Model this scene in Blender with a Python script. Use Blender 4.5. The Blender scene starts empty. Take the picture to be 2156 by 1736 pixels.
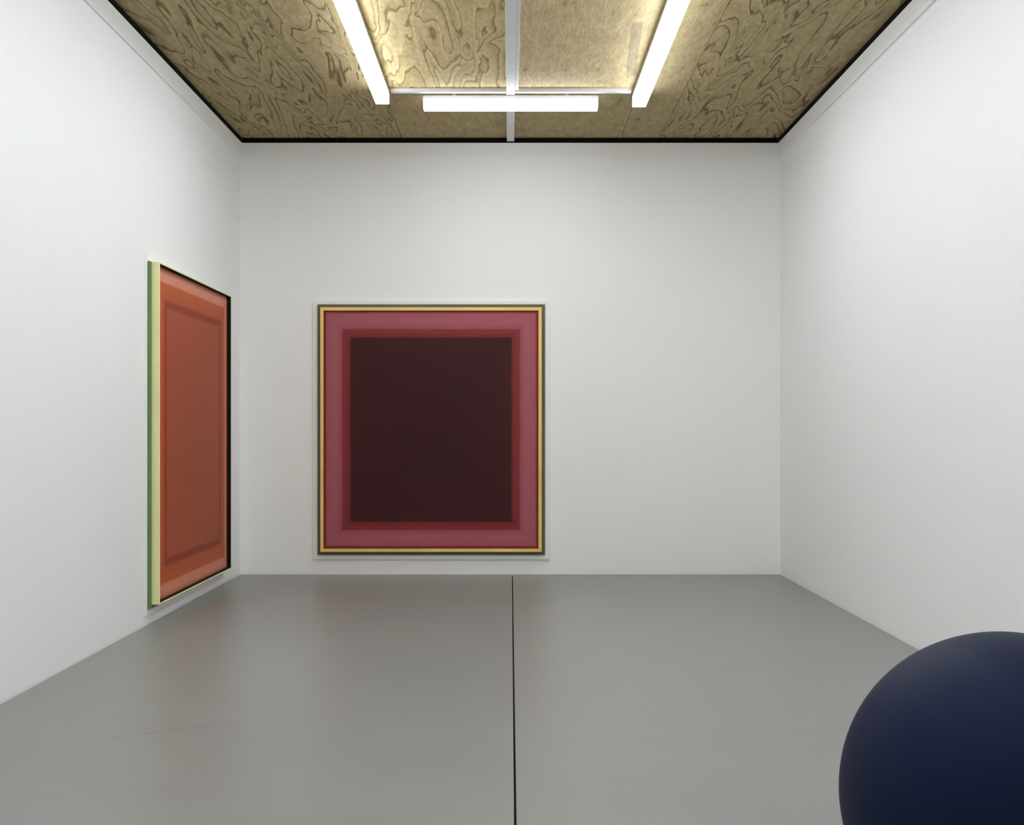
import bpy, bmesh, math, random
from mathutils import Vector
random.seed(7)
S = bpy.context.scene
C = S.collection

# ------------------------------------------------------------------ camera, world, exposure
F_PX, VPX, VPY, W, H = 2500.0, 1075.0, 901.0, 2156.0, 1736.0
EYE = 1.5
cam_d = bpy.data.cameras.new('camera')
cam_d.sensor_fit = 'HORIZONTAL'
cam_d.sensor_width = 36.0
cam_d.lens = 36.0 * F_PX / W
cam_d.shift_x = (W / 2 - VPX) / W
cam_d.shift_y = (VPY - H / 2) / W
cam = bpy.data.objects.new('camera', cam_d)
cam.location = (0, 0, EYE)
cam.rotation_euler = (math.pi / 2, 0, 0)
C.objects.link(cam)
S.camera = cam

world = bpy.data.worlds.new('world')
S.world = world
world.use_nodes = True
world.node_tree.nodes['Background'].inputs[0].default_value = (0.5, 0.52, 0.56, 1)
world.node_tree.nodes['Background'].inputs[1].default_value = 0.2

S.view_settings.view_transform = 'Standard'
S.view_settings.look = 'None'
S.view_settings.exposure = 0.0
S.view_settings.gamma = 1.0
S.view_settings.use_curve_mapping = False
S.cycles.max_bounces = 7          # white room: let the light bounce between the walls
S.cycles.diffuse_bounces = 7
S.cycles.glossy_bounces = 2
S.cycles.transmission_bounces = 1

LAMP_BOTTOM = 25.5        # radiance of the lamp lens that faces the floor
LAMP_SIDE = 9.0           # radiance of the frosted lamp flanks
LAMP_COLOUR = (0.905, 0.955, 1.0)

# ------------------------------------------------------------------ room measures (metres)
XL, XR = -2.78, 2.772
YB, YF = 12.2, -3.4
ZT = 4.43                 # top of the white walls
ZC = 4.48                 # underside of the ceiling panels

# ------------------------------------------------------------------ helpers
def lin(c):
    return tuple(((v / 255) / 12.92 if v / 255 <= 0.04045 else ((v / 255 + 0.055) / 1.055) ** 2.4) for v in c)

def new_mat(name):
    m = bpy.data.materials.new(name)
    m.use_nodes = True
    nt = m.node_tree
    return m, nt, nt.nodes, nt.links, nt.nodes['Principled BSDF']

def plain(name, col, rough=0.6, spec=0.4, noise=0.0, nscale=20, bump=0.0):
    m, nt, N, L, b = new_mat(name)
    b.inputs['Roughness'].default_value = rough
    b.inputs['Specular IOR Level'].default_value = spec
    tc = N.new('ShaderNodeTexCoord')
    n = N.new('ShaderNodeTexNoise')
    n.inputs['Scale'].default_value = nscale
    n.inputs['Detail'].default_value = 4
    L.new(tc.outputs['Object'], n.inputs['Vector'])
    r = N.new('ShaderNodeValToRGB')
    r.color_ramp.elements[0].position = 0.3
    r.color_ramp.elements[1].position = 0.7
    r.color_ramp.elements[0].color = (*[v * (1 - noise) for v in col], 1)
    r.color_ramp.elements[1].color = (*[min(1, v * (1 + noise)) for v in col], 1)
    L.new(n.outputs['Fac'], r.inputs['Fac'])
    L.new(r.outputs['Color'], b.inputs['Base Color'])
    if bump:
        bp = N.new('ShaderNodeBump')
        bp.inputs['Strength'].default_value = bump
        bp.inputs['Distance'].default_value = 0.01
        L.new(n.outputs['Fac'], bp.inputs['Height'])
        L.new(bp.outputs['Normal'], b.inputs['Normal'])
    return m

def emit(name, col, strength):
    m, nt, N, L, b = new_mat(name)
    b.inputs['Base Color'].default_value = (0.9, 0.9, 0.9, 1)
    b.inputs['Roughness'].default_value = 0.5
    b.inputs['Emission Color'].default_value = (*col, 1)
    b.inputs['Emission Strength'].default_value = strength
    return m

def obj(name, bm, mat, parent=None, loc=(0, 0, 0), smooth=False):
    bmesh.ops.recalc_face_normals(bm, faces=bm.faces)
    me = bpy.data.meshes.new(name)
    bm.to_mesh(me)
    bm.free()
    me.materials.append(mat)
    if smooth:
        for p in me.polygons:
            p.use_smooth = True
    o = bpy.data.objects.new(name, me)
    o.location = loc
    C.objects.link(o)
    if parent:
        o.parent = parent
    return o

def add_box(bm, x0, x1, y0, y1, z0, z1, bev=0.0, seg=1):
    vs = [bm.verts.new((x, y, z)) for x in (x0, x1) for y in (y0, y1) for z in (z0, z1)]
    fs = []
    for q in ((0, 1, 3, 2), (4, 6, 7, 5), (0, 4, 5, 1), (2, 3, 7, 6), (0, 2, 6, 4), (1, 5, 7, 3)):
        fs.append(bm.faces.new([vs[i] for i in q]))
    if bev:
        es = list({e for f in fs for e in f.edges})
        bmesh.ops.bevel(bm, geom=es, offset=bev, segments=seg, affect='EDGES', profile=0.5)
    return bm

def box(name, x0, x1, y0, y1, z0, z1, mat, parent=None, bev=0.0, seg=1):
    """box whose object origin sits at its own centre"""
    c = Vector(((x0 + x1) / 2, (y0 + y1) / 2, (z0 + z1) / 2))
    bm = bmesh.new()
    add_box(bm, x0 - c.x, x1 - c.x, y0 - c.y, y1 - c.y, z0 - c.z, z1 - c.z, bev, seg)
    return obj(name, bm, mat, parent, c)

def empty(name, loc, rz=0.0):
    o = bpy.data.objects.new(name, None)
    o.location = loc
    o.rotation_euler = (0, 0, rz)
    o.empty_display_size = 0.1
    C.objects.link(o)
    return o

def tag(o, label, cat, group=None):
    o['label'] = label
    o['category'] = cat
    if group:
        o['group'] = group
    return o

def structure(o, label, cat):
    o['kind'] = 'structure'
    o['label'] = label
    o['category'] = cat
    return o

def copy_tree(o, parent=None):
    c = o.copy()
    C.objects.link(c)
    c.parent = parent
    for ch in list(o.children):
        copy_tree(ch, c)
    return c

# node shorthands
def math_node(N, L, op, a, b=None, c=None, clamp=False):
    n = N.new('ShaderNodeMath')
    n.operation = op
    n.use_clamp = clamp
    for i, v in enumerate((a, b, c)):
        if v is None:
            continue
        if isinstance(v, (int, float)):
            n.inputs[i].default_value = v
        else:
            L.new(v, n.inputs[i])
    return n.outputs[0]

def smooth_mask(N, L, v, e0, e1):
    n = N.new('ShaderNodeMapRange')
    n.interpolation_type = 'SMOOTHSTEP'
    n.inputs['From Min'].default_value = e0
    n.inputs['From Max'].default_value = e1
    L.new(v, n.inputs['Value'])
    return n.outputs[0]

def mix(N, L, fac, a, b, blend='MIX'):
    n = N.new('ShaderNodeMix')
    n.data_type = 'RGBA'
    n.blend_type = blend
    if isinstance(fac, (int, float)):
        n.inputs['Factor'].default_value = fac
    else:
        L.new(fac, n.inputs['Factor'])
    for k, v in (('A', a), ('B', b)):
        sock = [s for s in n.inputs if s.name == k and s.type == 'RGBA'][0]
        if isinstance(v, tuple):
            sock.default_value = (*v[:3], 1)
        else:
            L.new(v, sock)
    return [s for s in n.outputs if s.type == 'RGBA'][0]

def segment_mask(N, L, pos_sep, p0, p1, half, soft):
    """1 along the line p0-p1 on the floor, fading within soft"""
    dx, dy = p1[0] - p0[0], p1[1] - p0[1]
    ln = math.hypot(dx, dy)
    ux, uy = dx / ln, dy / ln
    x = math_node(N, L, 'SUBTRACT', pos_sep.outputs[0], p0[0])
    y = math_node(N, L, 'SUBTRACT', pos_sep.outputs[1], p0[1])
    along = math_node(N, L, 'ADD', math_node(N, L, 'MULTIPLY', x, ux), math_node(N, L, 'MULTIPLY', y, uy))
    across = math_node(N, L, 'ABSOLUTE', math_node(N, L, 'ADD', math_node(N, L, 'MULTIPLY', x, -uy), math_node(N, L, 'MULTIPLY', y, ux)))
    m1 = smooth_mask(N, L, across, half + soft, half)
    m2 = smooth_mask(N, L, along, -0.02, 0.03)
    m3 = smooth_mask(N, L, along, ln + 0.05, ln - 0.15)
    return math_node(N, L, 'MULTIPLY', m1, math_node(N, L, 'MULTIPLY', m2, m3))

# ------------------------------------------------------------------ materials
def make_wall_mat(name, col):
    m, nt, N, L, b = new_mat(name)
    b.inputs['Roughness'].default_value = 0.75
    b.inputs['Specular IOR Level'].default_value = 0.25
    g = N.new('ShaderNodeNewGeometry')
    n = N.new('ShaderNodeTexNoise')
    n.inputs['Scale'].default_value = 0.9
    n.inputs['Detail'].default_value = 1
    L.new(g.outputs['Position'], n.inputs['Vector'])
    c = mix(N, L, n.outputs['Fac'], tuple(v * 0.985 for v in col), tuple(min(1, v * 1.01) for v in col))
    L.new(c, b.inputs['Base Color'])
    return m

M_WALL = make_wall_mat('white_wall_paint', (0.872, 0.875, 0.885))
M_WALL_END = make_wall_mat('warm_white_wall_paint', (0.925, 0.925, 0.912))
M_TRIM = make_wall_mat('white_trim_paint', (0.86, 0.865, 0.862))
M_GAP_SHADE = plain('painted_gap_shade', (0.006, 0.005, 0.004), 0.9, 0.1)  # near-black strip colour stands in for shade under the ceiling edge
M_DARK = plain('dark_joint_filler', (0.03, 0.028, 0.026), 0.9, 0.1)
M_WHITE_METAL = plain('white_enamel', (0.78, 0.79, 0.80), 0.4, 0.4, 0.02)
M_TRUNK = plain('white_plastic_trunking', (0.74, 0.75, 0.78), 0.5, 0.4, 0.03, 6)
M_LENS = emit('lamp_lens_glow', LAMP_COLOUR, LAMP_BOTTOM)
M_FLANK = emit('lamp_flank_glow', LAMP_COLOUR, LAMP_SIDE)

def make_floor_mat():
    m, nt, N, L, b = new_mat('grey_painted_concrete')
    g = N.new('ShaderNodeNewGeometry')
    sp = N.new('ShaderNodeSeparateXYZ')
    L.new(g.outputs['Position'], sp.inputs[0])
    mp = N.new('ShaderNodeMapping')
    mp.inputs['Scale'].default_value = (0.5, 9.0, 1)
    L.new(g.outputs['Position'], mp.inputs['Vector'])
    n = N.new('ShaderNodeTexNoise')
    n.inputs['Scale'].default_value = 2.0
    n.inputs['Detail'].default_value = 4
    n.inputs['Roughness'].default_value = 0.6
    L.new(mp.outputs['Vector'], n.inputs['Vector'])
    n2 = N.new('ShaderNodeTexNoise')
    n2.inputs['Scale'].default_value = 0.8
    n2.inputs['Detail'].default_value = 4
    L.new(g.outputs['Position'], n2.inputs['Vector'])
    base = (0.262, 0.262, 0.247)
    c1 = mix(N, L, smooth_mask(N, L, n.outputs['Fac'], 0.3, 0.7), tuple(v * 0.955 for v in base), tuple(v * 1.04 for v in base))
    c2 = mix(N, L, smooth_mask(N, L, n2.outputs['Fac'], 0.3, 0.7), (0.97, 0.97, 0.98), (1.0, 1.0, 0.99))
    c = mix(N, L, 1.0, c1, c2, 'MULTIPLY')
    marks = [((-1.955, 5.75), (-1.40, 6.05), 0.006, 0.016, 0.22),
             ((-1.62, 6.02), (-0.9, 6.12), 0.003, 0.012, 0.10),
             ((1.78, 7.02), (1.86, 7.03), 0.02, 0.03, 0.10)]
    for p0, p1, h, s, k in marks:
        mk = segment_mask(N, L, sp, p0, p1, h, s)
        mk = math_node(N, L, 'MULTIPLY', mk, k)
        c = mix(N, L, mk, c, (0.10, 0.085, 0.075))
    L.new(c, b.inputs['Base Color'])
    rr = N.new('ShaderNodeMapRange')
    rr.inputs['To Min'].default_value = 0.30
    rr.inputs['To Max'].default_value = 0.42
    L.new(n.outputs['Fac'], rr.inputs['Value'])
    L.new(rr.outputs[0], b.inputs['Roughness'])
    b.inputs['Specular IOR Level'].default_value = 0.42
    bp = N.new('ShaderNodeBump')
    bp.inputs['Strength'].default_value = 0.05
    bp.inputs['Distance'].default_value = 0.003
    L.new(n.outputs['Fac'], bp.inputs['Height'])
    L.new(bp.outputs['Normal'], b.inputs['Normal'])
    return m

M_FLOOR = make_floor_mat()

def make_ceiling_mat(name, kind, base, dark, pale):
    m, nt, N, L, b = new_mat(name)
    b.inputs['Roughness'].default_value = 0.8
    b.inputs['Specular IOR Level'].default_value = 0.2
    tc = N.new('ShaderNodeTexCoord')
    oi = N.new('ShaderNodeObjectInfo')
    off = math_node(N, L, 'MULTIPLY', oi.outputs['Random'], 37.0)
    cmb = N.new('ShaderNodeCombineXYZ')
    L.new(off, cmb.inputs[0]); L.new(off, cmb.inputs[1])
    add = N.new('ShaderNodeVectorMath')
    L.new(tc.outputs['Object'], add.inputs[0]); L.new(cmb.outputs[0], add.inputs[1])
    mp = N.new('ShaderNodeMapping')
    L.new(add.outputs[0], mp.inputs['Vector'])
    fine = N.new('ShaderNodeTexNoise')
    fine.inputs['Detail'].default_value = 6
    fine.inputs['Roughness'].default_value = 0.65
    mpf = N.new('ShaderNodeMapping')
    L.new(add.outputs[0], mpf.inputs['Vector'])
    L.new(mpf.outputs['Vector'], fine.inputs['Vector'])
    if kind == 'wavy':
        mp.inputs['Scale'].default_value = (3.6, 0.6, 1)
        mpf.inputs['Scale'].default_value = (16, 5, 1)
        fine.inputs['Scale'].default_value = 2.0
        n = N.new('ShaderNodeTexNoise')
        n.inputs['Scale'].default_value = 1.0
        n.inputs['Detail'].default_value = 2.8
        n.inputs['Roughness'].default_value = 0.45
        n.inputs['Distortion'].default_value = 0.55
        L.new(mp.outputs['Vector'], n.inputs['Vector'])
        fr = math_node(N, L, 'FRACT', math_node(N, L, 'MULTIPLY', n.outputs['Fac'], 11.0))
        # a veneer ring: pale body, thin dark seam on one side
        line = smooth_mask(N, L, math_node(N, L, 'ABSOLUTE', math_node(N, L, 'SUBTRACT', fr, 0.5)), 0.34, 0.5)
        patch = N.new('ShaderNodeTexNoise')
        patch.inputs['Scale'].default_value = 2.2
        patch.inputs['Detail'].default_value = 2
        L.new(mp.outputs['Vector'], patch.inputs['Vector'])
        keep = smooth_mask(N, L, patch.outputs['Fac'], 0.30, 0.50)
        line = math_node(N, L, 'MULTIPLY', line, keep)
        col = mix(N, L, smooth_mask(N, L, fr, 0.0, 1.0), base, pale)
        col = mix(N, L, math_node(N, L, 'MULTIPLY', line, 0.95), col, dark)
        hgt = math_node(N, L, 'SUBTRACT', fr, math_node(N, L, 'MULTIPLY', line, 0.8))
        hs = 0.35
    else:
        mpf.inputs['Scale'].default_value = (24, 3.5, 1)
        fine.inputs['Scale'].default_value = 2.4
        mp.inputs['Scale'].default_value = (9, 2.4, 1)
        n = N.new('ShaderNodeTexNoise')
        n.inputs['Scale'].default_value = 1.6
        n.inputs['Detail'].default_value = 5
        n.inputs['Distortion'].default_value = 0.3
        L.new(mp.outputs['Vector'], n.inputs['Vector'])
        col = mix(N, L, smooth_mask(N, L, n.outputs['Fac'], 0.3, 0.7), base, pale)
        speck = smooth_mask(N, L, n.outputs['Fac'], 0.34, 0.27)
        col = mix(N, L, math_node(N, L, 'MULTIPLY', speck, 0.6), col, dark)
        hgt = n.outputs['Fac']
        hs = 0.25
    f = smooth_mask(N, L, fine.outputs['Fac'], 0.25, 0.75)
    col = mix(N, L, 1.0, col, mix(N, L, f, (0.74, 0.73, 0.71), (1.08, 1.08, 1.06)), 'MULTIPLY')
    if kind == 'fine':
        # an old grey rectangular stain on one panel
        g = N.new('ShaderNodeNewGeometry')
        sp = N.new('ShaderNodeSeparateXYZ')
        L.new(g.outputs['Position'], sp.inputs[0])
        mk = segment_mask(N, L, sp, (0.93, 8.72), (1.02, 10.1), 0.035, 0.012)
        col = mix(N, L, math_node(N, L, 'MULTIPLY', mk, 0.45), col, (0.16, 0.15, 0.12))
    L.new(col, b.inputs['Base Color'])
    bp = N.new('ShaderNodeBump')
    bp.inputs['Strength'].default_value = hs
    bp.inputs['Distance'].default_value = 0.012
    L.new(hgt, bp.inputs['Height'])
    bp2 = N.new('ShaderNodeBump')
    bp2.inputs['Strength'].default_value = 0.25
    bp2.inputs['Distance'].default_value = 0.006
    L.new(fine.outputs['Fac'], bp2.inputs['Height'])
    L.new(bp.outputs['Normal'], bp2.inputs['Normal'])
    L.new(bp2.outputs['Normal'], b.inputs['Normal'])
    return m

def tone(c, k):
    return tuple(v * k for v in c)

PLY, PLY_D, PLY_P = (0.33, 0.262, 0.138), (0.12, 0.088, 0.040), (0.40, 0.325, 0.176)
M_PLY = make_ceiling_mat('olive_wavy_grain', 'wavy', tone(PLY, 1.15), tone(PLY_D, 1.15), tone(PLY_P, 1.15))
M_PLY2 = make_ceiling_mat('lamplit_ochre_wavy_grain', 'wavy', (0.66, 0.515, 0.25), (0.38, 0.27, 0.11), (0.82, 0.69, 0.39))  # yellower panel between the lamp rows, paled further to paint in lamp light
M_PLYF = make_ceiling_mat('lamplit_tan_fine_grain', 'fine', (0.66, 0.53, 0.305), (0.28, 0.21, 0.12), (0.80, 0.66, 0.40))  # finer tan panel, lamp light likewise put into its pale colour
M_PLYD = make_ceiling_mat('olive_fine_grain', 'fine', tone(PLY, 1.15), tone(PLY_D, 1.15), tone(PLY_P, 1.15))

# ------------------------------------------------------------------ room shell
T = 0.2
structure(box('wall_back', XL - T, XR + T, YB, YB + T, -0.05, ZC + 0.15, M_WALL_END),
          'plain white end wall behind the dark red framed painting', 'wall')
structure(box('wall_left', XL - T, XL, YF - T, YB, -0.05, ZC + 0.15, M_WALL),
          'long white wall on the left where the orange painting hangs', 'wall')
structure(box('wall_right', XR, XR + T, YF - T, YB, -0.05, ZC + 0.15, M_WALL),
          'long empty white wall on the right beyond the navy sphere', 'wall')
structure(box('wall_front', XL, XR, YF - T, YF, -0.05, ZC + 0.15, M_WALL),
          'white wall closing the room behind the viewer', 'wall')

# floor: dark bed with four-and-a-bit pairs of poured slabs, joints left open
floor = structure(box('floor', XL, XR, YF, YB, -0.25, -0.022, M_DARK),
                  'smooth grey painted concrete floor split by a straight dark joint', 'floor')
JX = 0.018
y1 = YB
k = 0
while y1 > YF + 0.05:
    y0 = max(YF, YB - 4.56 * (k + 1))
    for (a, b_) in ((XL + 0.010, JX - 0.0048), (JX + 0.0048, XR - 0.010)):
        o = box('floor_slab', a, b_, y0 + 0.0012, y1 - (0.012 if k == 0 else 0.0012), -0.022, 0.0, M_FLOOR, None, 0.0012)
        o.parent = floor
        o.matrix_parent_inverse = floor.matrix_basis.inverted()
    y1 = y0
    k += 1

# ceiling: dark deck with grained panels below it
ceil = structure(box('ceiling', XL, XR, YF, YB, ZC + 0.03, ZC + 0.12, M_DARK),
                 'raw olive brown ceiling of grained panels with white lamps below', 'ceiling')
cols = [XL, -1.118, 0.004, 1.132, 1.53, XR]
row_start = [YB - 1.62, YB - 1.66, YB - 1.66, YB - 4.2, YB - 2.38]
for ci in range(5):
    ys = [YB]
    y = row_start[ci]
    while y > YF:
        ys.append(y)
        y -= 2.5
    ys.append(YF)
    for ri in range(len(ys) - 1):
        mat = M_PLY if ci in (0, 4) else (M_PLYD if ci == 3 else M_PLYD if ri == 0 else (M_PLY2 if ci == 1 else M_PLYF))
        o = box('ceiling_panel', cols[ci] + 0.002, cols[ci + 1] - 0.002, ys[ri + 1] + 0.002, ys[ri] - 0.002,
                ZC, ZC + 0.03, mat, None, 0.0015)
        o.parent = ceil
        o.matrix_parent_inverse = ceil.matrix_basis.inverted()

# white band along the top of both side walls, and solid black strips painting in the shade above
P = 0.022
structure(box('trim_1', XL, XL + P, YF, YB, ZT - 0.15, ZT, M_TRIM, None, 0.002),
          'white band along the top of the left wall', 'trim')
structure(box('trim_2', XR - P, XR, YF, YB, ZT - 0.15, ZT, M_TRIM, None, 0.002),
          'white band along the top of the right wall', 'trim')
structure(box('trim_3', XL, XL + P - 0.003, YF, YB, ZT, ZC, M_GAP_SHADE), 'black strip painted as shade between left wall and ceiling', 'trim')
structure(box('trim_4', XR - P + 0.003, XR, YF, YB, ZT, ZC, M_GAP_SHADE), 'black strip painted as shade between right wall and ceiling', 'trim')
structure(box('trim_5', XL + P, XR - P, YB - 0.006, YB, ZT, ZC, M_GAP_SHADE), 'black strip painted as shade between end wall and ceiling', 'trim')

# ------------------------------------------------------------------ cable trunking on the ceiling
def trunking(label, x0, x1, y0, y1, drop, axis, group=None):
    cx, cy = (x0 + x1) / 2, (y0 + y1) / 2
    t = empty('cable_trunking', (cx, cy, ZC - 0.0015))
    hx, hy = (x1 - x0) / 2, (y1 - y0) / 2
    bm = bmesh.new(); add_box(bm, -hx, hx, -hy, hy, -drop * 0.72, 0)
    obj('channel', bm, M_TRUNK, t)
    L_ = (y1 - y0) if axis == 'y' else (x1 - x0)
    n = max(1, round(L_ / 2.4))
    for i in range(n):
        a = -L_ / 2 + L_ * i / n + 0.001
        b_ = -L_ / 2 + L_ * (i + 1) / n - 0.001
        bm = bmesh.new()
        if axis == 'y':
            add_box(bm, -hx - 0.002, hx + 0.002, a, b_, -drop, -drop * 0.72, 0.002)
        else:
            add_box(bm, a, b_, -hy - 0.002, hy + 0.002, -drop, -drop * 0.72, 0.002)
        obj('cover', bm, M_TRUNK, t)
    return tag(t, label, 'cable trunking', group)

trunking('white cable trunking running along the middle of the ceiling to the end wall', -0.036, 0.036, YF + 1.0, YB - 0.007, 0.036, 'y')
trunking('thin white conduit beside the right edge of the middle ceiling trunking', 0.042, 0.066, YF + 1.0, 10.37, 0.03, 'y')
trunking('white cross trunking from the left lamp row to the middle trunking', -1.05, -0.040, 10.41, 10.46, 0.032, 'x')
trunking('white cross trunking from the right lamp row to the middle trunking', 0.040, 1.06, 10.41, 10.46, 0.032, 'x')

# ------------------------------------------------------------------ fluorescent lamps
LL, LW, LZB, LZT = 1.55, 0.118, EYE + 2.828, EYE + 2.938

def make_lamp():
    """lamp along local Y, origin at the middle of its ceiling side"""
    t = empty('fluorescent_lamp', (0, 0, ZC))
    zb, zt = LZB - ZC, LZT - ZC
    hw, hl = LW / 2, LL / 2
    bm = bmesh.new(); add_box(bm, -hw, hw, -hl + 0.006, hl - 0.006, zt - 0.028, zt, 0.003)
    obj('housing', bm, M_WHITE_METAL, t)
    for sy in (-0.5, 0.5):
        bm = bmesh.new(); add_box(bm, -0.02, 0.02, sy - 0.012, sy + 0.012, zt, -0.001)
        obj('bracket', bm, M_WHITE_METAL, t)
    # frosted flanks and the lens with rounded lower edges
    r = 0.008
    for s in (-1, 1):
        bm = bmesh.new()
        add_box(bm, s * hw - (0.004 if s > 0 else 0), s * hw + (0.004 if s < 0 else 0), -hl + 0.006, hl - 0.006, zb + r, zt - 0.028)
        obj('diffuser_flank', bm, M_FLANK, t)
    prof = []
    for i in range(7):
        a = math.pi + (math.pi / 2) * i / 6
        prof.append((-hw + r + r * math.cos(a), zb + r + r * math.sin(a)))
    for i in range(7):
        a = 1.5 * math.pi + (math.pi / 2) * i / 6
        prof.append((hw - r + r * math.cos(a), zb + r + r * math.sin(a)))
    bm = bmesh.new()
    A = [bm.verts.new((x, -hl + 0.006, z)) for x, z in prof]
    B = [bm.verts.new((x, hl - 0.006, z)) for x, z in prof]
    for i in range(len(prof) - 1):
        bm.faces.new((A[i], A[i + 1], B[i + 1], B[i]))
    bm.faces.new(A); bm.faces.new(list(reversed(B)))
    bm.faces.new((A[0], B[0], B[-1], A[-1]))
    obj('diffuser_lens', bm, M_LENS, t)
    for s in (-1, 1):
        bm = bmesh.new()
        ya, yb_ = (s * hl, s * (hl - 0.006)) if s < 0 else (s * (hl - 0.006), s * hl)
        add_box(bm, -hw, hw, ya, yb_, zb + 0.001, zt - 0.001, 0.002)
        obj('end_cap', bm, M_WHITE_METAL, t)
    return t

def place(o, x, y, rz, label, group):
    o.location = (x, y, ZC)
    o.rotation_euler = (0, 0, rz)
    tag(o, label, 'lamp', group)

proto = make_lamp()
place(proto, 0.0, 10.55, math.pi / 2, 'glowing white fluorescent lamp mounted crosswise at the end of the room', 'fluorescent ceiling lamps')
names = ['farthest glowing fluorescent lamp of the row near the {s} wall',
         'second farthest glowing fluorescent lamp of the row near the {s} wall',
         'third farthest fluorescent lamp of the row near the {s} wall',
         'fourth farthest fluorescent lamp of the row near the {s} wall',
         'fifth farthest fluorescent lamp of the row near the {s} wall',
         'sixth farthest fluorescent lamp of the row near the {s} wall',
         'seventh farthest fluorescent lamp of the row near the {s} wall']
for side, x, yend in (('left', -1.118, 10.37), ('right', 1.132, 10.47)):
    for i in range(7):
        o = copy_tree(proto)
        place(o, x, yend - LL / 2 - i * (LL + 0.005), 0.0, names[i].format(s=side), 'fluorescent ceiling lamps')

# ------------------------------------------------------------------ paintings
def ramp_mat(name, stops, w, h, rough, coat, edge_noise):
    """soft concentric rectangles: colour by distance from the canvas edge"""
    m, nt, N, L, b = new_mat(name)
    tc = N.new('ShaderNodeTexCoord')
    sp = N.new('ShaderNodeSeparateXYZ')
    nz = N.new('ShaderNodeTexNoise')
    nz.inputs['Scale'].default_value = 3.0
    nz.inputs['Detail'].default_value = 4
    L.new(tc.outputs['Object'], nz.inputs['Vector'])
    L.new(tc.outputs['Object'], sp.inputs[0])
    dx = math_node(N, L, 'SUBTRACT', w / 2, math_node(N, L, 'ABSOLUTE', sp.outputs[0]))
    dz = math_node(N, L, 'SUBTRACT', h / 2, math_node(N, L, 'ABSOLUTE', sp.outputs[2]))
    d = math_node(N, L, 'MINIMUM', dx, dz)
    d = math_node(N, L, 'ADD', d, math_node(N, L, 'MULTIPLY', math_node(N, L, 'SUBTRACT', nz.outputs['Fac'], 0.5), edge_noise))
    f = math_node(N, L, 'DIVIDE', d, 1.0)
    r = N.new('ShaderNodeValToRGB')
    el = r.color_ramp.elements
    while len(el) > 1:
        el.remove(el[-1])
    el[0].position = stops[0][0]; el[0].color = (*stops[0][1], 1)
    for p, c in stops[1:]:
        e = el.new(p); e.color = (*c, 1)
    L.new(f, r.inputs['Fac'])
    # brushed streaks
    mp = N.new('ShaderNodeMapping')
    mp.inputs['Scale'].default_value = (1.2, 1, 14)
    L.new(tc.outputs['Object'], mp.inputs['Vector'])
    st = N.new('ShaderNodeTexNoise')
    st.inputs['Scale'].default_value = 2.5
    st.inputs['Detail'].default_value = 4
    L.new(mp.outputs['Vector'], st.inputs['Vector'])
    c = mix(N, L, 1.0, r.outputs['Color'], mix(N, L, st.outputs['Fac'], (0.9, 0.9, 0.9), (1.1, 1.1, 1.1)), 'MULTIPLY')
    L.new(c, b.inputs['Base Color'])
    b.inputs['Roughness'].default_value = rough
    b.inputs['Specular IOR Level'].default_value = 0.18
    b.inputs['Coat Weight'].default_value = coat
    b.inputs['Coat Roughness'].default_value = 0.35
    return m

def paint(c, k=1.0):
    return tuple(min(0.9, v / 0.70 * k) for v in lin(c))

M_OLIVE = plain('olive_edge_paint', paint((84, 86, 60)), 0.5, 0.3, 0.10, 3)
M_GREEN = plain('green_edge_paint', paint((86, 116, 74)), 0.5, 0.3, 0.10, 3)
M_GOLD = plain('pale_gold_frame', paint((216, 176, 112)), 0.4, 0.4, 0.10, 2)
M_CREAM = plain('cream_yellow_frame', paint((214, 204, 152)), 0.45, 0.4, 0.06, 2)
M_LINING = plain('black_frame_lining', (0.008, 0.005, 0.004), 0.7, 0.2)
M_LINING2 = plain('dark_red_frame_lining', (0.09, 0.02, 0.008), 0.7, 0.2)
M_PANEL = make_wall_mat('white_mounting_panel', (0.90, 0.91, 0.91))

def mitre_rail(w, h, rw, d0, d1, side):
    """one mitred rail of a frame w x h; u across, z up, depth as -y"""
    hw = w / 2
    o = {'bottom': [(-hw, 0), (hw, 0), (hw - rw, rw), (-hw + rw, rw)],
         'top': [(-hw, h), (-hw + rw, h - rw), (hw - rw, h - rw), (hw, h)],
         'left': [(-hw, 0), (-hw + rw, rw), (-hw + rw, h - rw), (-hw, h)],
         'right': [(hw, 0), (hw, h), (hw - rw, h - rw), (hw - rw, rw)]}[side]
    bm = bmesh.new()
    a = [bm.verts.new((u, -d0, z)) for u, z in o]
    b_ = [bm.verts.new((u, -d1, z)) for u, z in o]
    bm.faces.new(a); bm.faces.new(list(reversed(b_)))
    for i in range(4):
        j = (i + 1) % 4
        bm.faces.new((a[i], a[j], b_[j], b_[i]))
    return bm

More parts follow.
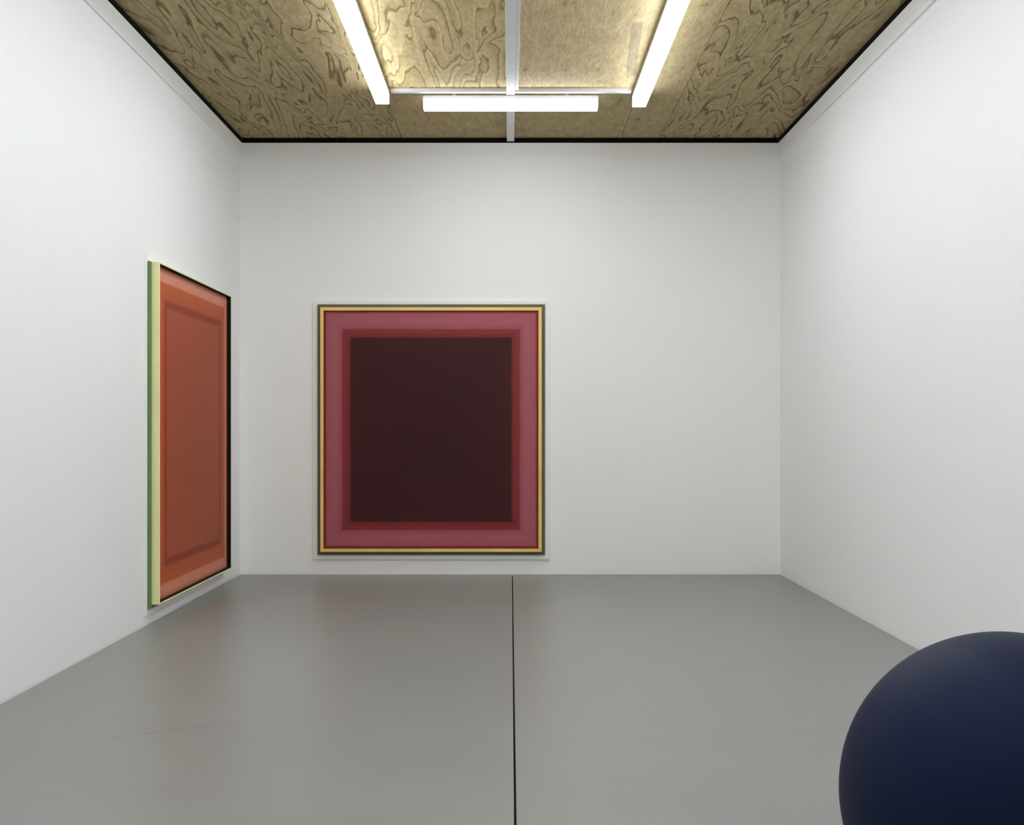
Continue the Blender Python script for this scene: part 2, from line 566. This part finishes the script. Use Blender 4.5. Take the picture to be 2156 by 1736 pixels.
def painting(label, loc, rz, w, h, rw, depth, back_ext, canvas_stops, m_back, m_frame, m_lin, coat, rough, recess, top_ext, pt):
    t = empty('framed_painting', loc, rz)
    e = back_ext
    bm = bmesh.new(); add_box(bm, -w / 2 - e - 0.048, w / 2 + e + 0.048, -pt, 0, -e - 0.048, h + top_ext + 0.040, 0.001)
    obj('mounting_panel', bm, M_PANEL, t)
    bm = bmesh.new(); add_box(bm, -w / 2 - e, w / 2 + e, -pt - 0.022, -pt, -e, h + top_ext, 0.002)
    obj('backing_board', bm, m_back, t)
    for side in ('bottom', 'top', 'left', 'right'):
        bm = mitre_rail(w, h, rw, pt + 0.022, depth, side)
        bmesh.ops.recalc_face_normals(bm, faces=bm.faces)
        bmesh.ops.bevel(bm, geom=list(bm.edges), offset=0.0015, segments=1, affect='EDGES')
        rail = obj('frame_rail', bm, m_frame, t)
        # thin dark lining on the inner face of the rail
        bm = bmesh.new()
        i0, th = rw, 0.003
        if side == 'bottom': add_box(bm, -w / 2 + i0, w / 2 - i0, -depth + 0.002, -pt - 0.022, i0, i0 + th)
        if side == 'top': add_box(bm, -w / 2 + i0, w / 2 - i0, -depth + 0.002, -pt - 0.022, h - i0 - th, h - i0)
        if side == 'left': add_box(bm, -w / 2 + i0, -w / 2 + i0 + th, -depth + 0.002, -pt - 0.022, i0 + th, h - i0 - th)
        if side == 'right': add_box(bm, w / 2 - i0 - th, w / 2 - i0, -depth + 0.002, -pt - 0.022, i0 + th, h - i0 - th)
        obj('lining', bm, m_lin, rail)
    cw, ch = w - 2 * rw - 0.008, h - 2 * rw - 0.008
    cm = ramp_mat('painted_canvas', canvas_stops, cw, ch, rough, coat, 0.012)
    bm = bmesh.new(); add_box(bm, -cw / 2, cw / 2, -depth + recess, -pt - 0.0225, -ch / 2, ch / 2, 0.002)
    obj('canvas', bm, cm, t, (0, 0, h / 2))
    return tag(t, label, 'painting')

# dark red painting on the end wall
GX0, GX1, GZ0, GZ1 = 675.0, 1140.5, 647.0, 1161.0       # gold frame outline in photo pixels
sc = F_PX / (YB - 0.06)
gx0, gx1 = (GX0 - VPX) / sc, (GX1 - VPX) / sc
gz1, gz0 = EYE + (VPY - GZ0) / sc, EYE + (VPY - GZ1) / sc
stops = [(0.0, paint((118, 42, 22))), (0.018, paint((128, 48, 36))), (0.030, paint((140, 78, 88))),
         (0.12, paint((146, 80, 90))), (0.178, paint((138, 68, 76))), (0.190, paint((114, 46, 48))),
         (0.235, paint((112, 42, 43))), (0.265, paint((98, 36, 37))), (0.275, paint((58, 25, 28), 0.95)),
         (0.42, paint((56, 24, 27), 0.9)), (0.8, paint((53, 23, 26), 0.9))]
painting('dark maroon painting of nested red rectangles in thin gold frame on end wall',
         ((gx0 + gx1) / 2, YB, gz0), 0.0, gx1 - gx0, gz1 - gz0, 0.034, 0.085, 0.034,
         stops, M_OLIVE, M_GOLD, M_LINING2, 0.0, 0.5, 0.012, 0.034, 0.022)

# orange painting on the left wall
ly0, ly1, lz0, lz1 = 9.085, 11.42, 0.150, 2.772
stops = [(0.0, paint((164, 94, 64))), (0.045, paint((180, 118, 96))), (0.10, paint((184, 114, 88))),
         (0.122, paint((160, 76, 38))), (0.235, paint((152, 68, 36))), (0.262, paint((122, 46, 24))),
         (0.292, paint((122, 48, 28))), (0.318, paint((142, 66, 42))), (0.9, paint((138, 66, 44)))]
painting('rusty orange painting of nested rectangles in cream frame on left wall',
         (XL, (ly0 + ly1) / 2, lz0), math.pi / 2, ly1 - ly0, lz1 - lz0, 0.012, 0.095, 0.03,
         stops, M_GREEN, M_CREAM, M_LINING, 0.0, 0.5, 0.040, 0.003, 0.010)

# ------------------------------------------------------------------ navy sphere in the foreground
def make_ball_mat():
    m, nt, N, L, b = new_mat('matte_navy_lacquer')
    tc = N.new('ShaderNodeTexCoord')
    n = N.new('ShaderNodeTexNoise')
    n.inputs['Scale'].default_value = 3
    n.inputs['Detail'].default_value = 3
    L.new(tc.outputs['Object'], n.inputs['Vector'])
    c = mix(N, L, n.outputs['Fac'], (0.0082, 0.0125, 0.036), (0.0092, 0.0140, 0.041))
    L.new(c, b.inputs['Base Color'])
    b.inputs['Roughness'].default_value = 0.55
    b.inputs['Specular IOR Level'].default_value = 0.17
    b.inputs['Specular Tint'].default_value = (0.45, 0.62, 1.0, 1)
    return m

R = 0.4627
bm = bmesh.new()
bmesh.ops.create_uvsphere(bm, u_segments=128, v_segments=64, radius=R)
# the very bottom is flattened a little where the sphere stands on the floor
for v in bm.verts:
    if v.co.z < -R + 0.001:
        v.co.z = -R + 0.001
ball = obj('sphere_sculpture', bm, make_ball_mat(), None, (1.3995, 3.328, R - 0.001), True)
tag(ball, 'large matte navy blue sphere standing on the grey floor by right wall', 'sculpture')
